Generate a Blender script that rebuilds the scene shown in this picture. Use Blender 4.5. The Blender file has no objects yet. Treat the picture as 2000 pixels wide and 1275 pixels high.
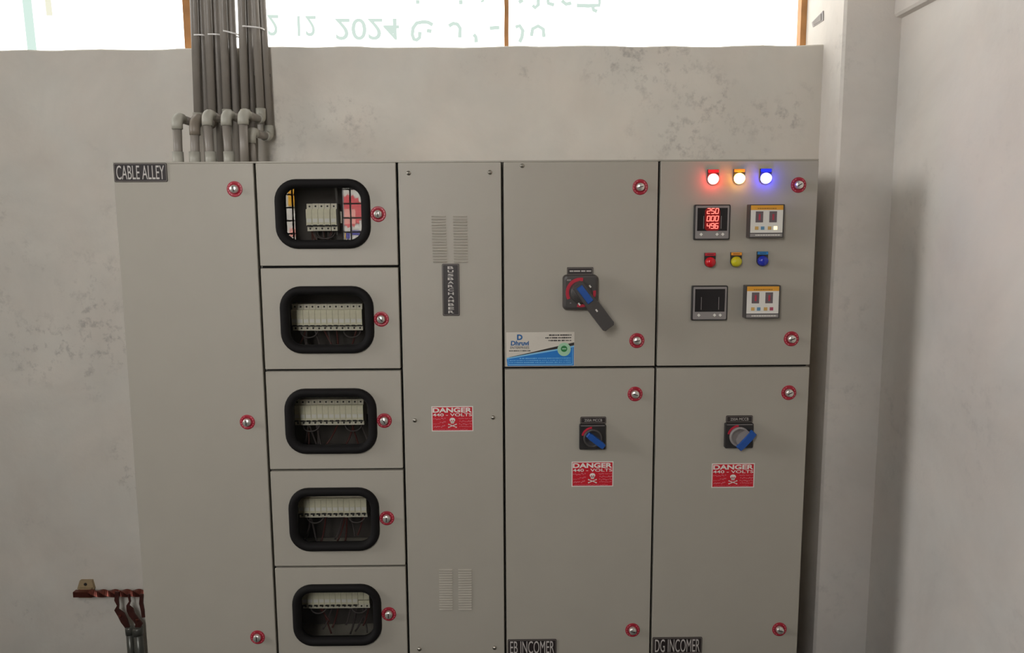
import bpy, bmesh, math, random
from mathutils import Vector, Matrix

random.seed(7)
S = bpy.context.scene
COL = S.collection

# ------------------------------------------------------------------ camera
F_PX, W_PX, H_PX = 1500.0, 2000.0, 1275.0
D_CAM, H_CAM = 2.228, 1.64            # distance to the cabinet fronts (plane y = 0), height above floor
YAW, PITCH, ROLL = 0.0094934, 0.12981503, -0.00562171
_fw = Vector((math.sin(YAW)*math.cos(PITCH), math.cos(YAW)*math.cos(PITCH), -math.sin(PITCH)))
_r0 = Vector((math.cos(YAW), -math.sin(YAW), 0)); _u0 = _r0.cross(_fw)
_rt = math.cos(ROLL)*_r0 + math.sin(ROLL)*_u0
_up = -math.sin(ROLL)*_r0 + math.cos(ROLL)*_u0
CAM = Vector((0, -D_CAM, H_CAM))
cam = bpy.data.cameras.new('camera'); cam.sensor_width = 36.0; cam.lens = 36.0*F_PX/W_PX
cam.clip_start = 0.05
co = bpy.data.objects.new('camera', cam); COL.objects.link(co)
M = Matrix((( _rt.x, _up.x, -_fw.x), (_rt.y, _up.y, -_fw.y), (_rt.z, _up.z, -_fw.z))).to_4x4()
M.translation = CAM; co.matrix_world = M
S.camera = co

# ------------------------------------------------------------------ world, sun, exposure
SKY = 23.0
w = bpy.data.worlds.new('world'); S.world = w; w.use_nodes = True
bg = w.node_tree.nodes['Background']; bg.inputs[0].default_value = (1.0, 0.99, 0.975, 1); bg.inputs[1].default_value = SKY
sun = bpy.data.lights.new('sun_offscreen', 'SUN'); sun.energy = 22.0; sun.angle = 0.02; sun.color = (1, .95, .87)
so = bpy.data.objects.new('sun_offscreen', sun); COL.objects.link(so); so.location = (2, 8, 9)
so.rotation_euler = Vector((0.15, -0.62, -0.77)).to_track_quat('-Z', 'Y').to_euler()
S.view_settings.view_transform = 'Standard'; S.view_settings.look = 'None'
S.view_settings.exposure = -0.15; S.view_settings.gamma = 1.0; S.view_settings.use_curve_mapping = False

# ------------------------------------------------------------------ room sizes
ROOM_X0, ROOM_X1 = -7.0, 1.2636       # left and right wall faces
WALL_Y, REAR_Y = 0.45, -2.95          # back wall face (behind the cabinets), rear wall face
CEIL_Z = 4.35
SILL_Z = H_CAM + .599                        # sill of the high window
TOP_Z = H_CAM + 1.45
COL_X, COL_Y = 1.081, 0.297           # pilaster: left face, front face
WIN_L = (-2.75, -1.15, H_CAM+.35, H_CAM+2.45)      # opening in the left wall: y0, y1, z0, z1
WIN_R = ((-1.53, -1.385, H_CAM-.13, H_CAM+1.45), (-1.12, -.42, H_CAM-.13, H_CAM+1.60))   # the two grilled rear windows seen reflected: x0, x1, z0, z1

def portal(name, loc, rot, sx, sy):
    l = bpy.data.lights.new(name, 'AREA'); l.shape = 'RECTANGLE'; l.size = sx; l.size_y = sy
    l.cycles.is_portal = True
    o = bpy.data.objects.new(name, l); COL.objects.link(o); o.location = loc; o.rotation_euler = rot
portal('window_left_offscreen', (ROOM_X0-.1, (WIN_L[0]+WIN_L[1])/2, (WIN_L[2]+WIN_L[3])/2), (0, -math.pi/2, 0), WIN_L[3]-WIN_L[2], WIN_L[1]-WIN_L[0])
for nm, (a, b, c, d) in zip(('window_rear_one_offscreen', 'window_rear_two_offscreen'), WIN_R):
    portal(nm, ((a+b)/2, REAR_Y-.1, (c+d)/2), (math.pi/2, 0, 0), b-a, d-c)

# ------------------------------------------------------------------ pixel -> point on a known plane
def ray(px, py):
    return _fw*F_PX + _rt*(px-W_PX/2) - _up*(py-H_PX/2)
def P(px, py, y=0.0):                  # point on the plane y = const
    d = ray(px, py); s = (y-CAM.y)/d.y
    q = CAM + d*s; return (q.x, q.z)
def PX(px, py, x):                     # point on the plane x = const
    d = ray(px, py); s = (x-CAM.x)/d.x
    q = CAM + d*s; return (q.y, q.z)

# ------------------------------------------------------------------ materials
def lin(c):
    return tuple(((v/255.0)/12.92 if v/255.0 <= 0.04045 else ((v/255.0+0.055)/1.055)**2.4) for v in c)
def mat(name, rgb, rough=0.5, metal=0.0, emit=None, estr=1.0, spec=0.5, linear=False):
    m = bpy.data.materials.new(name); m.use_nodes = True
    b = m.node_tree.nodes['Principled BSDF']
    c = rgb if linear else lin(rgb)
    b.inputs['Base Color'].default_value = (*c, 1); b.inputs['Roughness'].default_value = rough
    b.inputs['Metallic'].default_value = metal; b.inputs['Specular IOR Level'].default_value = spec
    if emit is not None:
        b.inputs['Emission Color'].default_value = (*emit, 1); b.inputs['Emission Strength'].default_value = estr
    return m
def noisy(m, amount=0.06, scale=30, bump=0.0, detail=3, bscale=None):
    nt = m.node_tree; N = nt.nodes; L = nt.links; b = N['Principled BSDF']
    c = tuple(b.inputs['Base Color'].default_value)
    tc = N.new('ShaderNodeTexCoord'); n = N.new('ShaderNodeTexNoise'); n.inputs['Scale'].default_value = scale; n.inputs['Detail'].default_value = detail
    L.new(tc.outputs['Object'], n.inputs['Vector'])
    r = N.new('ShaderNodeValToRGB'); r.color_ramp.elements[0].position = .3; r.color_ramp.elements[1].position = .7
    r.color_ramp.elements[0].color = (*[v*(1-amount) for v in c[:3]], 1); r.color_ramp.elements[1].color = (*[min(1, v*(1+amount)) for v in c[:3]], 1)
    L.new(n.outputs['Fac'], r.inputs['Fac']); L.new(r.outputs['Color'], b.inputs['Base Color'])
    if bump:
        n2 = N.new('ShaderNodeTexNoise'); n2.inputs['Scale'].default_value = bscale or scale*4; n2.inputs['Detail'].default_value = 4
        L.new(tc.outputs['Object'], n2.inputs['Vector'])
        bp = N.new('ShaderNodeBump'); bp.inputs['Strength'].default_value = bump; bp.inputs['Distance'].default_value = .004
        L.new(n2.outputs['Fac'], bp.inputs['Height']); L.new(bp.outputs['Normal'], b.inputs['Normal'])
    return m
def plaster(name, base, dark, stain=0.5, warm=(1, 1, 1)):
    """trowelled cement plaster: soft clouds, trowel streaks and darker grey stains of their own shape"""
    m = mat(name, base, 0.85, spec=0.25); nt = m.node_tree; N = nt.nodes; L = nt.links; b = N['Principled BSDF']
    g = N.new('ShaderNodeNewGeometry')
    def noise(sc, det, rough=.55, dist=0.0):
        n = N.new('ShaderNodeTexNoise'); n.inputs['Scale'].default_value = sc; n.inputs['Detail'].default_value = det
        n.inputs['Roughness'].default_value = rough; n.inputs['Distortion'].default_value = dist
        L.new(g.outputs['Position'], n.inputs['Vector']); return n
    def ramp(fac, p0, p1, c0, c1):
        r = N.new('ShaderNodeValToRGB'); r.color_ramp.elements[0].position = p0; r.color_ramp.elements[1].position = p1
        r.color_ramp.elements[0].color = c0; r.color_ramp.elements[1].color = c1; L.new(fac, r.inputs['Fac']); return r
    def mix(fac, a, c, mode='MIX', val=None):
        x = N.new('ShaderNodeMix'); x.data_type = 'RGBA'; x.blend_type = mode
        if fac is None: x.inputs[0].default_value = val
        else: L.new(fac, x.inputs[0])
        L.new(a, x.inputs[6]); L.new(c, x.inputs[7]); return x.outputs[2]
    cb = lin(base); cd = lin(dark)
    clouds = ramp(noise(2.2, 5, .6, .4).outputs['Fac'], .3, .72, (*[v*.88 for v in cb], 1), (*[min(1, v*1.07) for v in cb], 1))
    tint = ramp(noise(5.0, 3).outputs['Fac'], .35, .65, (1.0, .985, .965, 1), (.975, .99, .985, 1))
    c1 = mix(None, clouds.outputs['Color'], tint.outputs['Color'], 'MULTIPLY', 1.0)
    dk = N.new('ShaderNodeRGB'); dk.outputs[0].default_value = (*cd, 1)
    big = ramp(noise(3.1, 2).outputs['Fac'], .50, .68, (0, 0, 0, 1), (1, 1, 1, 1))
    fine = ramp(noise(26, 6, .7).outputs['Fac'], .52, .72, (0, 0, 0, 1), (1, 1, 1, 1))
    f = mix(None, big.outputs['Color'], fine.outputs['Color'], 'MULTIPLY', 1.0)
    sc = N.new('ShaderNodeMath'); sc.operation = 'MULTIPLY'; sc.inputs[1].default_value = stain; L.new(f, sc.inputs[0])
    c2 = mix(sc.outputs[0], c1, dk.outputs[0])
    L.new(c2, b.inputs['Base Color'])
    bp = N.new('ShaderNodeBump'); bp.inputs['Strength'].default_value = .25; bp.inputs['Distance'].default_value = .01
    L.new(noise(9, 5, .6).outputs['Fac'], bp.inputs['Height']); L.new(bp.outputs['Normal'], b.inputs['Normal'])
    return m
M_PLASTER = plaster('plaster_back', (216, 210, 201), (146, 141, 136), .75)
M_PLASTER_R = plaster('plaster_right', (219, 213, 207), (175, 171, 167), .45)
M_FLOOR = noisy(mat('concrete_floor', (46, 43, 40), .8), .15, 6, .3)
M_CEMENT = noisy(mat('bare_cement', (92, 88, 82), .9), .12, 3, .3)
M_CEIL = noisy(mat('concrete_ceiling', (120, 117, 112), .9), .08, 4, .2)
M_PAINT = noisy(mat('pebble_grey_paint', (166, 160, 148), .48), .015, 8, .02, bscale=900)
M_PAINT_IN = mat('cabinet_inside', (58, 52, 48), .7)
M_RUBBER = mat('black_rubber', (13, 10, 10), .75, spec=.25)
M_SEAL = mat('door_seal_black', (14, 12, 11), .8)
M_PLATE = mat('sign_black', (40, 33, 33), .45)
M_PLATE_RIM = mat('sign_rim', (112, 104, 98), .45)
M_LETTER = mat('sign_letters', (190, 184, 178), .5)
M_RED = noisy(mat('ring_red', (158, 26, 46), .4), .1, 200)
M_PINK = mat('ring_specks', (206, 116, 126), .4)
M_CHROME = mat('chrome', (226, 222, 214), .28, .75)
M_STEEL = mat('zinc_screw', (165, 160, 150), .35, 1.0)
M_DARK = mat('slot_dark', (30, 27, 25), .7)
M_CREAM = noisy(mat('breaker_cream', (218, 212, 186), .55), .05, 120)
M_CREAM2 = noisy(mat('breaker_terminal', (214, 208, 190), .55), .05, 120)
M_BLACKP = mat('black_plastic', (38, 36, 36), .42)
M_GREYP = mat('dark_grey_plastic', (66, 62, 60), .45)
M_MGREY = mat('bezel_grey', (140, 134, 132), .45)
M_SCREEN = mat('screen_black', (26, 23, 25), .15)
M_WHITE = mat('print_white', (225, 222, 214), .5)
M_DRED = mat('sticker_red', (196, 20, 38), .5)
M_ORANGE = mat('print_orange', (224, 160, 48), .5)
M_BLUE = mat('plastic_blue', (28, 78, 154), .4)
M_PBLUE = mat('print_blue', (28, 118, 196), .45)
M_NAVY = mat('print_navy', (26, 92, 150), .5)
M_BLACK = mat('print_black', (40, 36, 34), .5)
M_LINE = mat('print_light_blue', (120, 186, 226), .5)
M_GREEN = mat('print_green', (34, 120, 60), .5)
M_LGREEN = mat('print_pale_green', (158, 200, 166), .5)
M_RARC = mat('arc_red', (186, 34, 58), .45)
M_PVC = noisy(mat('grey_pvc', (134, 127, 119), .42), .06, 14)
M_PVC_L = noisy(mat('grey_pvc_fitting', (160, 157, 146), .42), .06, 14)
M_PVC_B = noisy(mat('brown_pvc_bend', (122, 112, 100), .42), .06, 14)
M_TIE = mat('cable_tie', (225, 222, 218), .4)
M_WOOD = noisy(mat('orange_wood', (180, 128, 76), .55), .14, 18)
M_COPPER = noisy(mat('old_copper', (120, 66, 56), .34, .8), .2, 30)
M_LUG = noisy(mat('lug_dark_red', (82, 46, 40), .4, .4), .25, 40)
M_BRACKET = mat('resin_bracket', (158, 138, 106), .6)
M_GPIPE = mat('grey_steel_pipe', (92, 92, 86), .3, .3)
M_WIRE_R = mat('wire_red', (74, 30, 24), .5)
M_WIRE_K = mat('wire_grey', (70, 62, 60), .5)
M_SHEET = mat('banner_backlit', (235, 238, 232), .8, emit=(1.0, 1.0, .97), estr=2.5)
M_SHEET_TXT = mat('banner_print_green', (20, 26, 22), .9, emit=(.74, .88, .80), estr=1.0, spec=0.0)
M_SHEET_GRN = mat('banner_stripe_green', (20, 26, 22), .9, spec=0.0, emit=(.78, .97, .88), estr=1.0)
M_SHEET_YEL = mat('banner_stripe_yellow', (26, 26, 20), .9, spec=0.0, emit=(1.0, .99, .80), estr=1.0)
M_GRILLE = mat('grille_black', (30, 28, 26), .5)
M_SIGNW = mat('hoarding_white', (225, 222, 214), .8)
M_SIGNR = mat('hoarding_red', (206, 84, 88), .8)
M_SIGNP = mat('hoarding_pink', (226, 156, 146), .8)
M_SIGNY = mat('hoarding_yellow', (214, 160, 44), .8)
M_SIGNB = mat('hoarding_blue', (60, 60, 140), .8)
def glass(name):
    m = bpy.data.materials.new(name); m.use_nodes = True; nt = m.node_tree; N = nt.nodes
    b = N['Principled BSDF']; nt.nodes.remove(b); out = N['Material Output']
    t = N.new('ShaderNodeBsdfTransparent'); t.inputs[0].default_value = (.93, .93, .91, 1)
    gl = N.new('ShaderNodeBsdfGlossy'); gl.inputs['Roughness'].default_value = .008; gl.inputs[0].default_value = (1, 1, 1, 1)
    fr = N.new('ShaderNodeFresnel'); fr.inputs[0].default_value = 1.55
    mx = N.new('ShaderNodeMixShader'); nt.links.new(fr.outputs[0], mx.inputs[0]); nt.links.new(t.outputs[0], mx.inputs[1]); nt.links.new(gl.outputs[0], mx.inputs[2])
    nt.links.new(mx.outputs[0], out.inputs[0]); return m
M_GLASS = glass('window_acrylic')

# ------------------------------------------------------------------ mesh helpers
WORLD = {}
class MB:
    def __init__(s): s.v = []; s.f = []; s.m = []; s.sm = []
    def add(s, vs, fs, mi=0, smooth=False):
        o = len(s.v); s.v += [tuple(p) for p in vs]
        for f in fs: s.f.append([i+o for i in f]); s.m.append(mi); s.sm.append(smooth)
        return s
    def box(s, x0, x1, y0, y1, z0, z1, mi=0):
        v = [(x0,y0,z0),(x1,y0,z0),(x1,y1,z0),(x0,y1,z0),(x0,y0,z1),(x1,y0,z1),(x1,y1,z1),(x0,y1,z1)]
        return s.add(v, [(0,3,2,1),(4,5,6,7),(0,1,5,4),(1,2,6,5),(2,3,7,6),(3,0,4,7)], mi)
    def loops(s, Ls, mi=0, cap0=True, cap1=True, closed=False, smooth=False, mis=None):
        n = len(Ls[0]); vs = [p for l in Ls for p in l]; fs = []; o = len(s.v)
        k = len(Ls)
        for a in range(k if closed else k-1):
            b = (a+1) % k; ff = []
            for i in range(n):
                j = (i+1) % n; ff.append((a*n+i, a*n+j, b*n+j, b*n+i))
            if mis is None: fs += [(f, mi) for f in ff]
            else: fs += [(f, mis[a]) for f in ff]
        if not closed:
            if cap0: fs.append((tuple(range(n))[::-1], mi if mis is None else mis[0]))
            if cap1: fs.append((tuple((k-1)*n+i for i in range(n)), mi if mis is None else mis[-1]))
        s.v += [tuple(p) for p in vs]
        for f, q in fs: s.f.append([i+o for i in f]); s.m.append(q); s.sm.append(smooth and len(f) == 4)
        return s
    def stack(s, cx, cz, layers, seg=5, mi=0, closed=False, smooth=False, cap0=True, cap1=True, mis=None):
        return s.loops([rrect(cx, cz, w_, h_, r_, y_, seg) for (w_, h_, r_, y_) in layers], mi, cap0, cap1, closed, smooth, mis)
    def cyl(s, cx, cz, prof, n=20, mi=0, smooth=True, mis=None, cap0=True, cap1=True):   # lathe about the y axis: prof = (r, y)
        Ls = [[(cx+r*math.cos(2*math.pi*i/n), y, cz-r*math.sin(2*math.pi*i/n)) for i in range(n)] for r, y in prof]
        return s.loops(Ls, mi, cap0, cap1, False, smooth, mis)
    def tube(s, pts, r, n=12, mi=0, smooth=True, radii=None):
        pts = [Vector(p) for p in pts]; Ls = []
        t = (pts[1]-pts[0]).normalized(); a = Vector((1,0,0)) if abs(t.x) < .8 else Vector((0,1,0))
        u = (a - t*a.dot(t)).normalized()
        for i, p in enumerate(pts):
            if i == 0: t = (pts[1]-pts[0]).normalized()
            elif i == len(pts)-1: t = (pts[-1]-pts[-2]).normalized()
            else: t = ((pts[i+1]-p).normalized() + (p-pts[i-1]).normalized()).normalized()
            u = (u - t*u.dot(t)).normalized(); v = t.cross(u)
            rr = radii[i] if radii else r
            Ls.append([p + (u*math.cos(2*math.pi*k/n) + v*math.sin(2*math.pi*k/n))*rr for k in range(n)])
        return s.loops(Ls, mi, True, True, False, smooth)
    def poly(s, pts, y0, y1, mi=0):     # flat outline in x,z given thickness y0 (front) .. y1
        n = len(pts)
        A = sum(pts[i][0]*pts[(i+1)%n][1]-pts[(i+1)%n][0]*pts[i][1] for i in range(n))
        if A < 0: pts = pts[::-1]
        return s.loops([[(x, y0, z) for x, z in pts], [(x, y1, z) for x, z in pts]], mi)
    def ribbon(s, pts, wd, y0, y1, mi=0):
        pts = [Vector((a, b)) for a, b in pts]; L = []; R = []
        for i, p in enumerate(pts):
            t = (pts[min(i+1, len(pts)-1)] - pts[max(i-1, 0)]).normalized(); nrm = Vector((-t.y, t.x))*wd/2
            L.append(p+nrm); R.append(p-nrm)
        for i in range(len(pts)-1):
            s.poly([tuple(R[i]), tuple(R[i+1]), tuple(L[i+1]), tuple(L[i])], y0, y1, mi)
        return s
    def mesh(s, name, mats, origin=(0,0,0), fixn=True):
        me = bpy.data.meshes.new(name); ox, oy, oz = origin
        me.from_pydata([(x-ox, y-oy, z-oz) for x, y, z in s.v], [], s.f)
        for q in (mats if isinstance(mats, (list, tuple)) else [mats]): me.materials.append(q)
        me.polygons.foreach_set('material_index', s.m); me.polygons.foreach_set('use_smooth', s.sm)
        if fixn:
            b = bmesh.new(); b.from_mesh(me); bmesh.ops.recalc_face_normals(b, faces=b.faces); b.to_mesh(me); b.free()
        me.update(); return me
    def build(s, name, mats, parent=None, origin=None, fixn=True):
        if origin is None:
            lo = [min(p[k] for p in s.v) for k in range(3)]; hi = [max(p[k] for p in s.v) for k in range(3)]
            origin = [(a+b)/2 for a, b in zip(lo, hi)]
        return put(name, s.mesh(name, mats, origin, fixn), origin, parent)
def put(name, me, loc, parent=None):
    o = bpy.data.objects.new(name, me); COL.objects.link(o)
    WORLD[o] = Vector(loc)
    if parent is not None:
        o.parent = parent; o.location = Vector(loc) - WORLD[parent]
    else: o.location = loc
    return o
def thing(name, label, cat, loc, group=None):
    o = bpy.data.objects.new(name, None); COL.objects.link(o); o.location = loc; WORLD[o] = Vector(loc)
    o.empty_display_size = .1
    return tag(o, label, cat, group)
def tag(o, label, cat, group=None):
    o['label'] = label; o['category'] = cat
    if group: o['group'] = group
    return o
def struct(o): o['kind'] = 'structure'; return o
def rrect(cx, cz, w_, h_, r, y, seg=5):
    out = []
    for qx, qz, a0 in ((1, 1, 0), (-1, 1, 90), (-1, -1, 180), (1, -1, 270)):
        for k in range(seg+1):
            a = math.radians(a0 + 90.0*k/seg)
            out.append((cx + qx*(w_/2-r) + r*math.cos(a), y, cz + qz*(h_/2-r) + r*math.sin(a)))
    return out
_T = {}
def text_mb(txt, x0, x1, z0, z1, y, bold=0.02, thick=.0006, mi=0, flipz=False, mb=None, shear=0.0):
    """lettering stretched into the box x0..x1, z0..z1, lying in the plane y"""
    key = (txt, bold)
    if key not in _T:
        cu = bpy.data.curves.new('lettering', 'FONT'); cu.body = txt; cu.size = 1; cu.offset = bold; cu.resolution_u = 4
        o = bpy.data.objects.new('lettering', cu); COL.objects.link(o)
        dg = bpy.context.evaluated_depsgraph_get(); dg.update()
        me = bpy.data.meshes.new_from_object(o.evaluated_get(dg))
        _T[key] = ([tuple(v.co) for v in me.vertices], [tuple(p.vertices) for p in me.polygons])
        bpy.data.objects.remove(o); bpy.data.curves.remove(cu); bpy.data.meshes.remove(me)
    vs, fs = _T[key]
    ax0 = min(v[0] for v in vs); ax1 = max(v[0] for v in vs); az0 = min(v[1] for v in vs); az1 = max(v[1] for v in vs)
    mb = mb or MB(); out = []
    for v in vs:
        fx = (v[0]-ax0)/(ax1-ax0); fz = (v[1]-az0)/max(1e-6, az1-az0)
        if flipz: fz = 1-fz
        out.append((x0+fx*(x1-x0)+shear*fz*(z1-z0), y, z0+fz*(z1-z0)))
    mb.add(out, [f if not flipz else f[::-1] for f in fs], mi)
    return mb

# ================================================================== ROOM
def wall_with_holes(name, axis, a0, a1, z0, z1, holes, near, far, m):
    """wall slab in the x-z (axis 'x') or y-z (axis 'y') plane, near..far thick, with rectangular openings"""
    mb = MB(); us = sorted({a0, a1, *[h[0] for h in holes], *[h[1] for h in holes]})
    zs = sorted({z0, z1, *[h[2] for h in holes], *[h[3] for h in holes]})
    for i in range(len(us)-1):
        for j in range(len(zs)-1):
            u = (us[i]+us[i+1])/2; z = (zs[j]+zs[j+1])/2
            if any(h[0] < u < h[1] and h[2] < z < h[3] for h in holes): continue
            if axis == 'x': mb.box(us[i], us[i+1], min(near, far), max(near, far), zs[j], zs[j+1])
            else: mb.box(min(near, far), max(near, far), us[i], us[i+1], zs[j], zs[j+1])
    return struct(mb.build(name, m))
struct(MB().box(ROOM_X0-.2, ROOM_X1+.2, REAR_Y-.2, WALL_Y+.25, -.12, 0).build('floor', M_FLOOR))
struct(MB().box(ROOM_X0-.2, ROOM_X1+.2, REAR_Y-.2, WALL_Y+.25, CEIL_Z, CEIL_Z+.15).build('ceiling', M_CEIL))
# back wall: lower part has a slightly uneven plastered sill edge
mb = MB(); n = 160; rnd = random.Random(3); pts = []
for i in range(n+1):
    x = ROOM_X0 + (COL_X-ROOM_X0)*i/n
    z = SILL_Z + .0018*math.sin(x*7.3) + .0015*math.sin(x*23+1) + rnd.uniform(-.0011, .0011)
    if x < -.9: z -= .008*min(1, (-.9-x)/.6)
    pts.append((x, z))
L = []
for x, z in pts: L.append([(x, WALL_Y, 0), (x, WALL_Y, z-.004), (x, WALL_Y+.005, z), (x, WALL_Y+.23, z), (x, WALL_Y+.23, 0)])
mb.loops(L)
struct(mb.build('wall_back', M_PLASTER))
struct(MB().box(ROOM_X0, COL_X, WALL_Y, WALL_Y+.23, TOP_Z, CEIL_Z).build('wall_back_lintel', M_PLASTER))
mb = MB(); seg = [(COL_X, WALL_Y+.23), (COL_X, COL_Y+.008), (COL_X+.008, COL_Y), (ROOM_X1, COL_Y), (ROOM_X1, WALL_Y+.23)]
mb.loops([[(x, y, 0) for x, y in seg], [(x, y, CEIL_Z) for x, y in seg]])
struct(mb.build('wall_pilaster', M_PLASTER_R))
struct(MB().box(ROOM_X1, ROOM_X1+.2, REAR_Y-.2, WALL_Y+.25, 0, CEIL_Z).build('wall_right', M_PLASTER_R))
wall_with_holes('wall_left', 'y', REAR_Y-.2, WALL_Y+.25, 0, CEIL_Z, [WIN_L], ROOM_X0, ROOM_X0-.2, M_CEMENT)
wall_with_holes('wall_rear', 'x', ROOM_X0, ROOM_X1, 0, CEIL_Z, list(WIN_R), REAR_Y, REAR_Y-.2, M_CEMENT)
struct(MB().box(-2.45, -2.25, -.12, WALL_Y, 0, CEIL_Z).build('wall_added_shade', M_PLASTER_R))  # unseen wall stub, added to keep window light off the left back wall
# plaster band / beam running along the right wall above eye level
bz = PX(1757, 38, ROOM_X1)[1]
mb = MB(); sec = [(ROOM_X1, bz+.0), (ROOM_X1-.018, bz+.004), (ROOM_X1-.024, bz+.012), (ROOM_X1-.024, CEIL_Z), (ROOM_X1, CEIL_Z)]
mb.loops([[(x, REAR_Y, z) for x, z in sec], [(x, COL_Y, z) for x, z in sec]])
struct(mb.build('trim_1', M_PLASTER_R))

# ------------------------------------------------------------------ high window in the back wall
FY = WALL_Y + .16
win = bpy.data.objects.new('window_1', None); COL.objects.link(win); win.location = (0, FY, SILL_Z); WORLD[win] = Vector((0, FY, SILL_Z)); struct(win)
for px, wd in ((367.5, .030), (989.5, .015), (1570, .024)):
    x = P(px, 60, FY)[0]
    mb = MB(); k = 10; Ls = []
    for i in range(k+1):
        z = SILL_Z-.002 + (TOP_Z-SILL_Z)*i/k; dx = random.uniform(-.0015, .0015) if wd < .02 else 0
        Ls.append([(x-wd/2+dx, FY, z), (x+wd/2+dx, FY, z), (x+wd/2+dx, FY+.035, z), (x-wd/2+dx, FY+.035, z)])
    mb.loops(Ls); mb.build('mullion', M_WOOD, win)
# backlit printed banner stretched over the outside of that window
BY = FY + .037
mb = MB(); k = 40; Ls = []
for i in range(k+1):
    x = ROOM_X0 + (COL_X-ROOM_X0)*i/k; dy = .004*math.sin(x*5) + .004
    Ls.append([(x, BY+dy, SILL_Z), (x, BY+dy, TOP_Z), (x, BY+dy+.001, TOP_Z), (x, BY+dy+.001, SILL_Z)])
mb.loops(Ls)
ban = mb.build('printed_banner', M_SHEET)
tag(ban, 'sunlit white banner with faint upside-down green print behind the high window', 'banner')
def bbox_txt(txt, px0, px1, py0, py1):
    x0, z1 = P((px0), py0, BY-.004); x1, z0 = P(px1, py1, BY-.004)
    text_mb(txt, x0, x1, z0, z1, BY-.004, bold=0.010, flipz=True).build('lettering', M_SHEET_TXT, ban)
bbox_txt('2', 521, 545, 29, 70); bbox_txt('12', 580, 618, 31, 71); bbox_txt('2024', 654, 780, 36, 78)
def ban_stroke(pts, wd=.0085, ox=780, oy=0, sc=4.762):
    q = [P(ox+u/sc, oy+v/sc, BY-.004) for u, v in pts]
    MB().ribbon(q, wd, BY-.004, BY-.0035).build('lettering', M_SHEET_TXT, ban)
for st in ([(310,232),(270,208),(220,203),(160,215),(128,260),(120,320),(135,365),(160,372),(188,350),(190,295)],
           [(255,285),(300,290)], [(460,242),(500,218),(540,225),(565,262),(562,350)], [(690,320),(712,345),(715,395)], [(840,262),(930,255)],
           [(1080,252),(1120,240),(1148,285),(1140,345),(1118,392)], [(1228,335),(1240,268),(1290,242),(1338,270),(1345,345)],
           [(1110,22),(1150,0)], [(1240,48),(1262,72),(1292,45),(1292,-20)], [(1382,-20),(1385,30),(1440,46)], [(1510,5),(1550,38),(1600,28)],
           [(1650,50),(1760,55),(1860,48),(1862,-15)], [(1800,60),(1806,92),(1840,106)], [(170,0),(170,35)], [(570,0),(572,40)], [(770,0),(778,18)]):
    ban_stroke(st, .013)
for pa, pb, m_ in ((50, 68, M_SHEET_GRN), (92, 104, M_SHEET_YEL)):
    x0, z0 = P(pa, 110, BY-.006); x1, _ = P(pb, 110, BY-.006); zt = P(pa, -120, BY-.006)[1] if m_ is M_SHEET_GRN else P(pa, 30, BY-.006)[1]
    MB().poly([(x0+.008, SILL_Z if m_ is M_SHEET_GRN else zt), (x1+.008, SILL_Z if m_ is M_SHEET_GRN else zt), (x1-.012, TOP_Z-.05), (x0-.012, TOP_Z-.05)], BY-.0035, BY-.003).build('stripe', m_, ban)

# little plate outline on the window jamb
mb = MB(); q = [PX(a, b, COL_X) for a, b in ((1587, 44), (1609, 21), (1609, 40), (1589, 53))]
mb.loops([[(COL_X-.003, y, z) for y, z in q], [(COL_X+.001, y, z) for y, z in q]])
cy = sum(a for a, b in q)/4; cz = sum(b for a, b in q)/4
qi = [(cy+(a-cy)*.72, cz+(b-cz)*.72) for a, b in q]
jp = mb.build('jamb_plate', M_MGREY)
tag(jp, 'small grey outlined plate on the lit window jamb', 'plate')
MB().loops([[(COL_X-.0045, y, z) for y, z in qi], [(COL_X-.002, y, z) for y, z in qi]]).build('plate_face', M_PLATE_RIM, jp)

# ------------------------------------------------------------------ rear windows with grilles (seen only as a reflection)
for idx, (a, b, c, d) in enumerate(WIN_R):
    we = bpy.data.objects.new('window_%d' % (idx+2), None); COL.objects.link(we); we.location = (a, REAR_Y-.1, c); WORLD[we] = Vector(we.location); struct(we)
    f = MB(); t = .03
    f.box(a, b, REAR_Y-.12, REAR_Y-.08, c, c+t); f.box(a, b, REAR_Y-.12, REAR_Y-.08, d-t, d)
    f.box(a, a+t, REAR_Y-.12, REAR_Y-.08, c+t, d-t); f.box(b-t, b, REAR_Y-.12, REAR_Y-.08, c+t, d-t); f.build('window_frame', M_GRILLE, we)
    k = max(3, round((b-a)/.075))
    for i in range(1, k):
        x = a + (b-a)*i/k; MB().tube([(x, REAR_Y-.1, c+t), (x, REAR_Y-.1, d-t)], .006, 6).build('grille_bar', M_GRILLE, we)
    for i in range(1, 18):
        z = c + (d-c)*i/18; MB().tube([(a+t, REAR_Y-.112, z), (b-t, REAR_Y-.112, z)], .006, 6).build('grille_bar', M_GRILLE, we)
wl = bpy.data.objects.new('window_4', None); COL.objects.link(wl); wl.location = (ROOM_X0-.1, WIN_L[0], WIN_L[2]); WORLD[wl] = Vector(wl.location); struct(wl)
f = MB(); t = .035; a, b, c, d = WIN_L; X = ROOM_X0
f.box(X-.12, X-.08, a, b, c, c+t); f.box(X-.12, X-.08, a, b, d-t, d); f.box(X-.12, X-.08, a, a+t, c+t, d-t); f.box(X-.12, X-.08, b-t, b, c+t, d-t)
f.build('window_frame', M_WOOD, wl)
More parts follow.
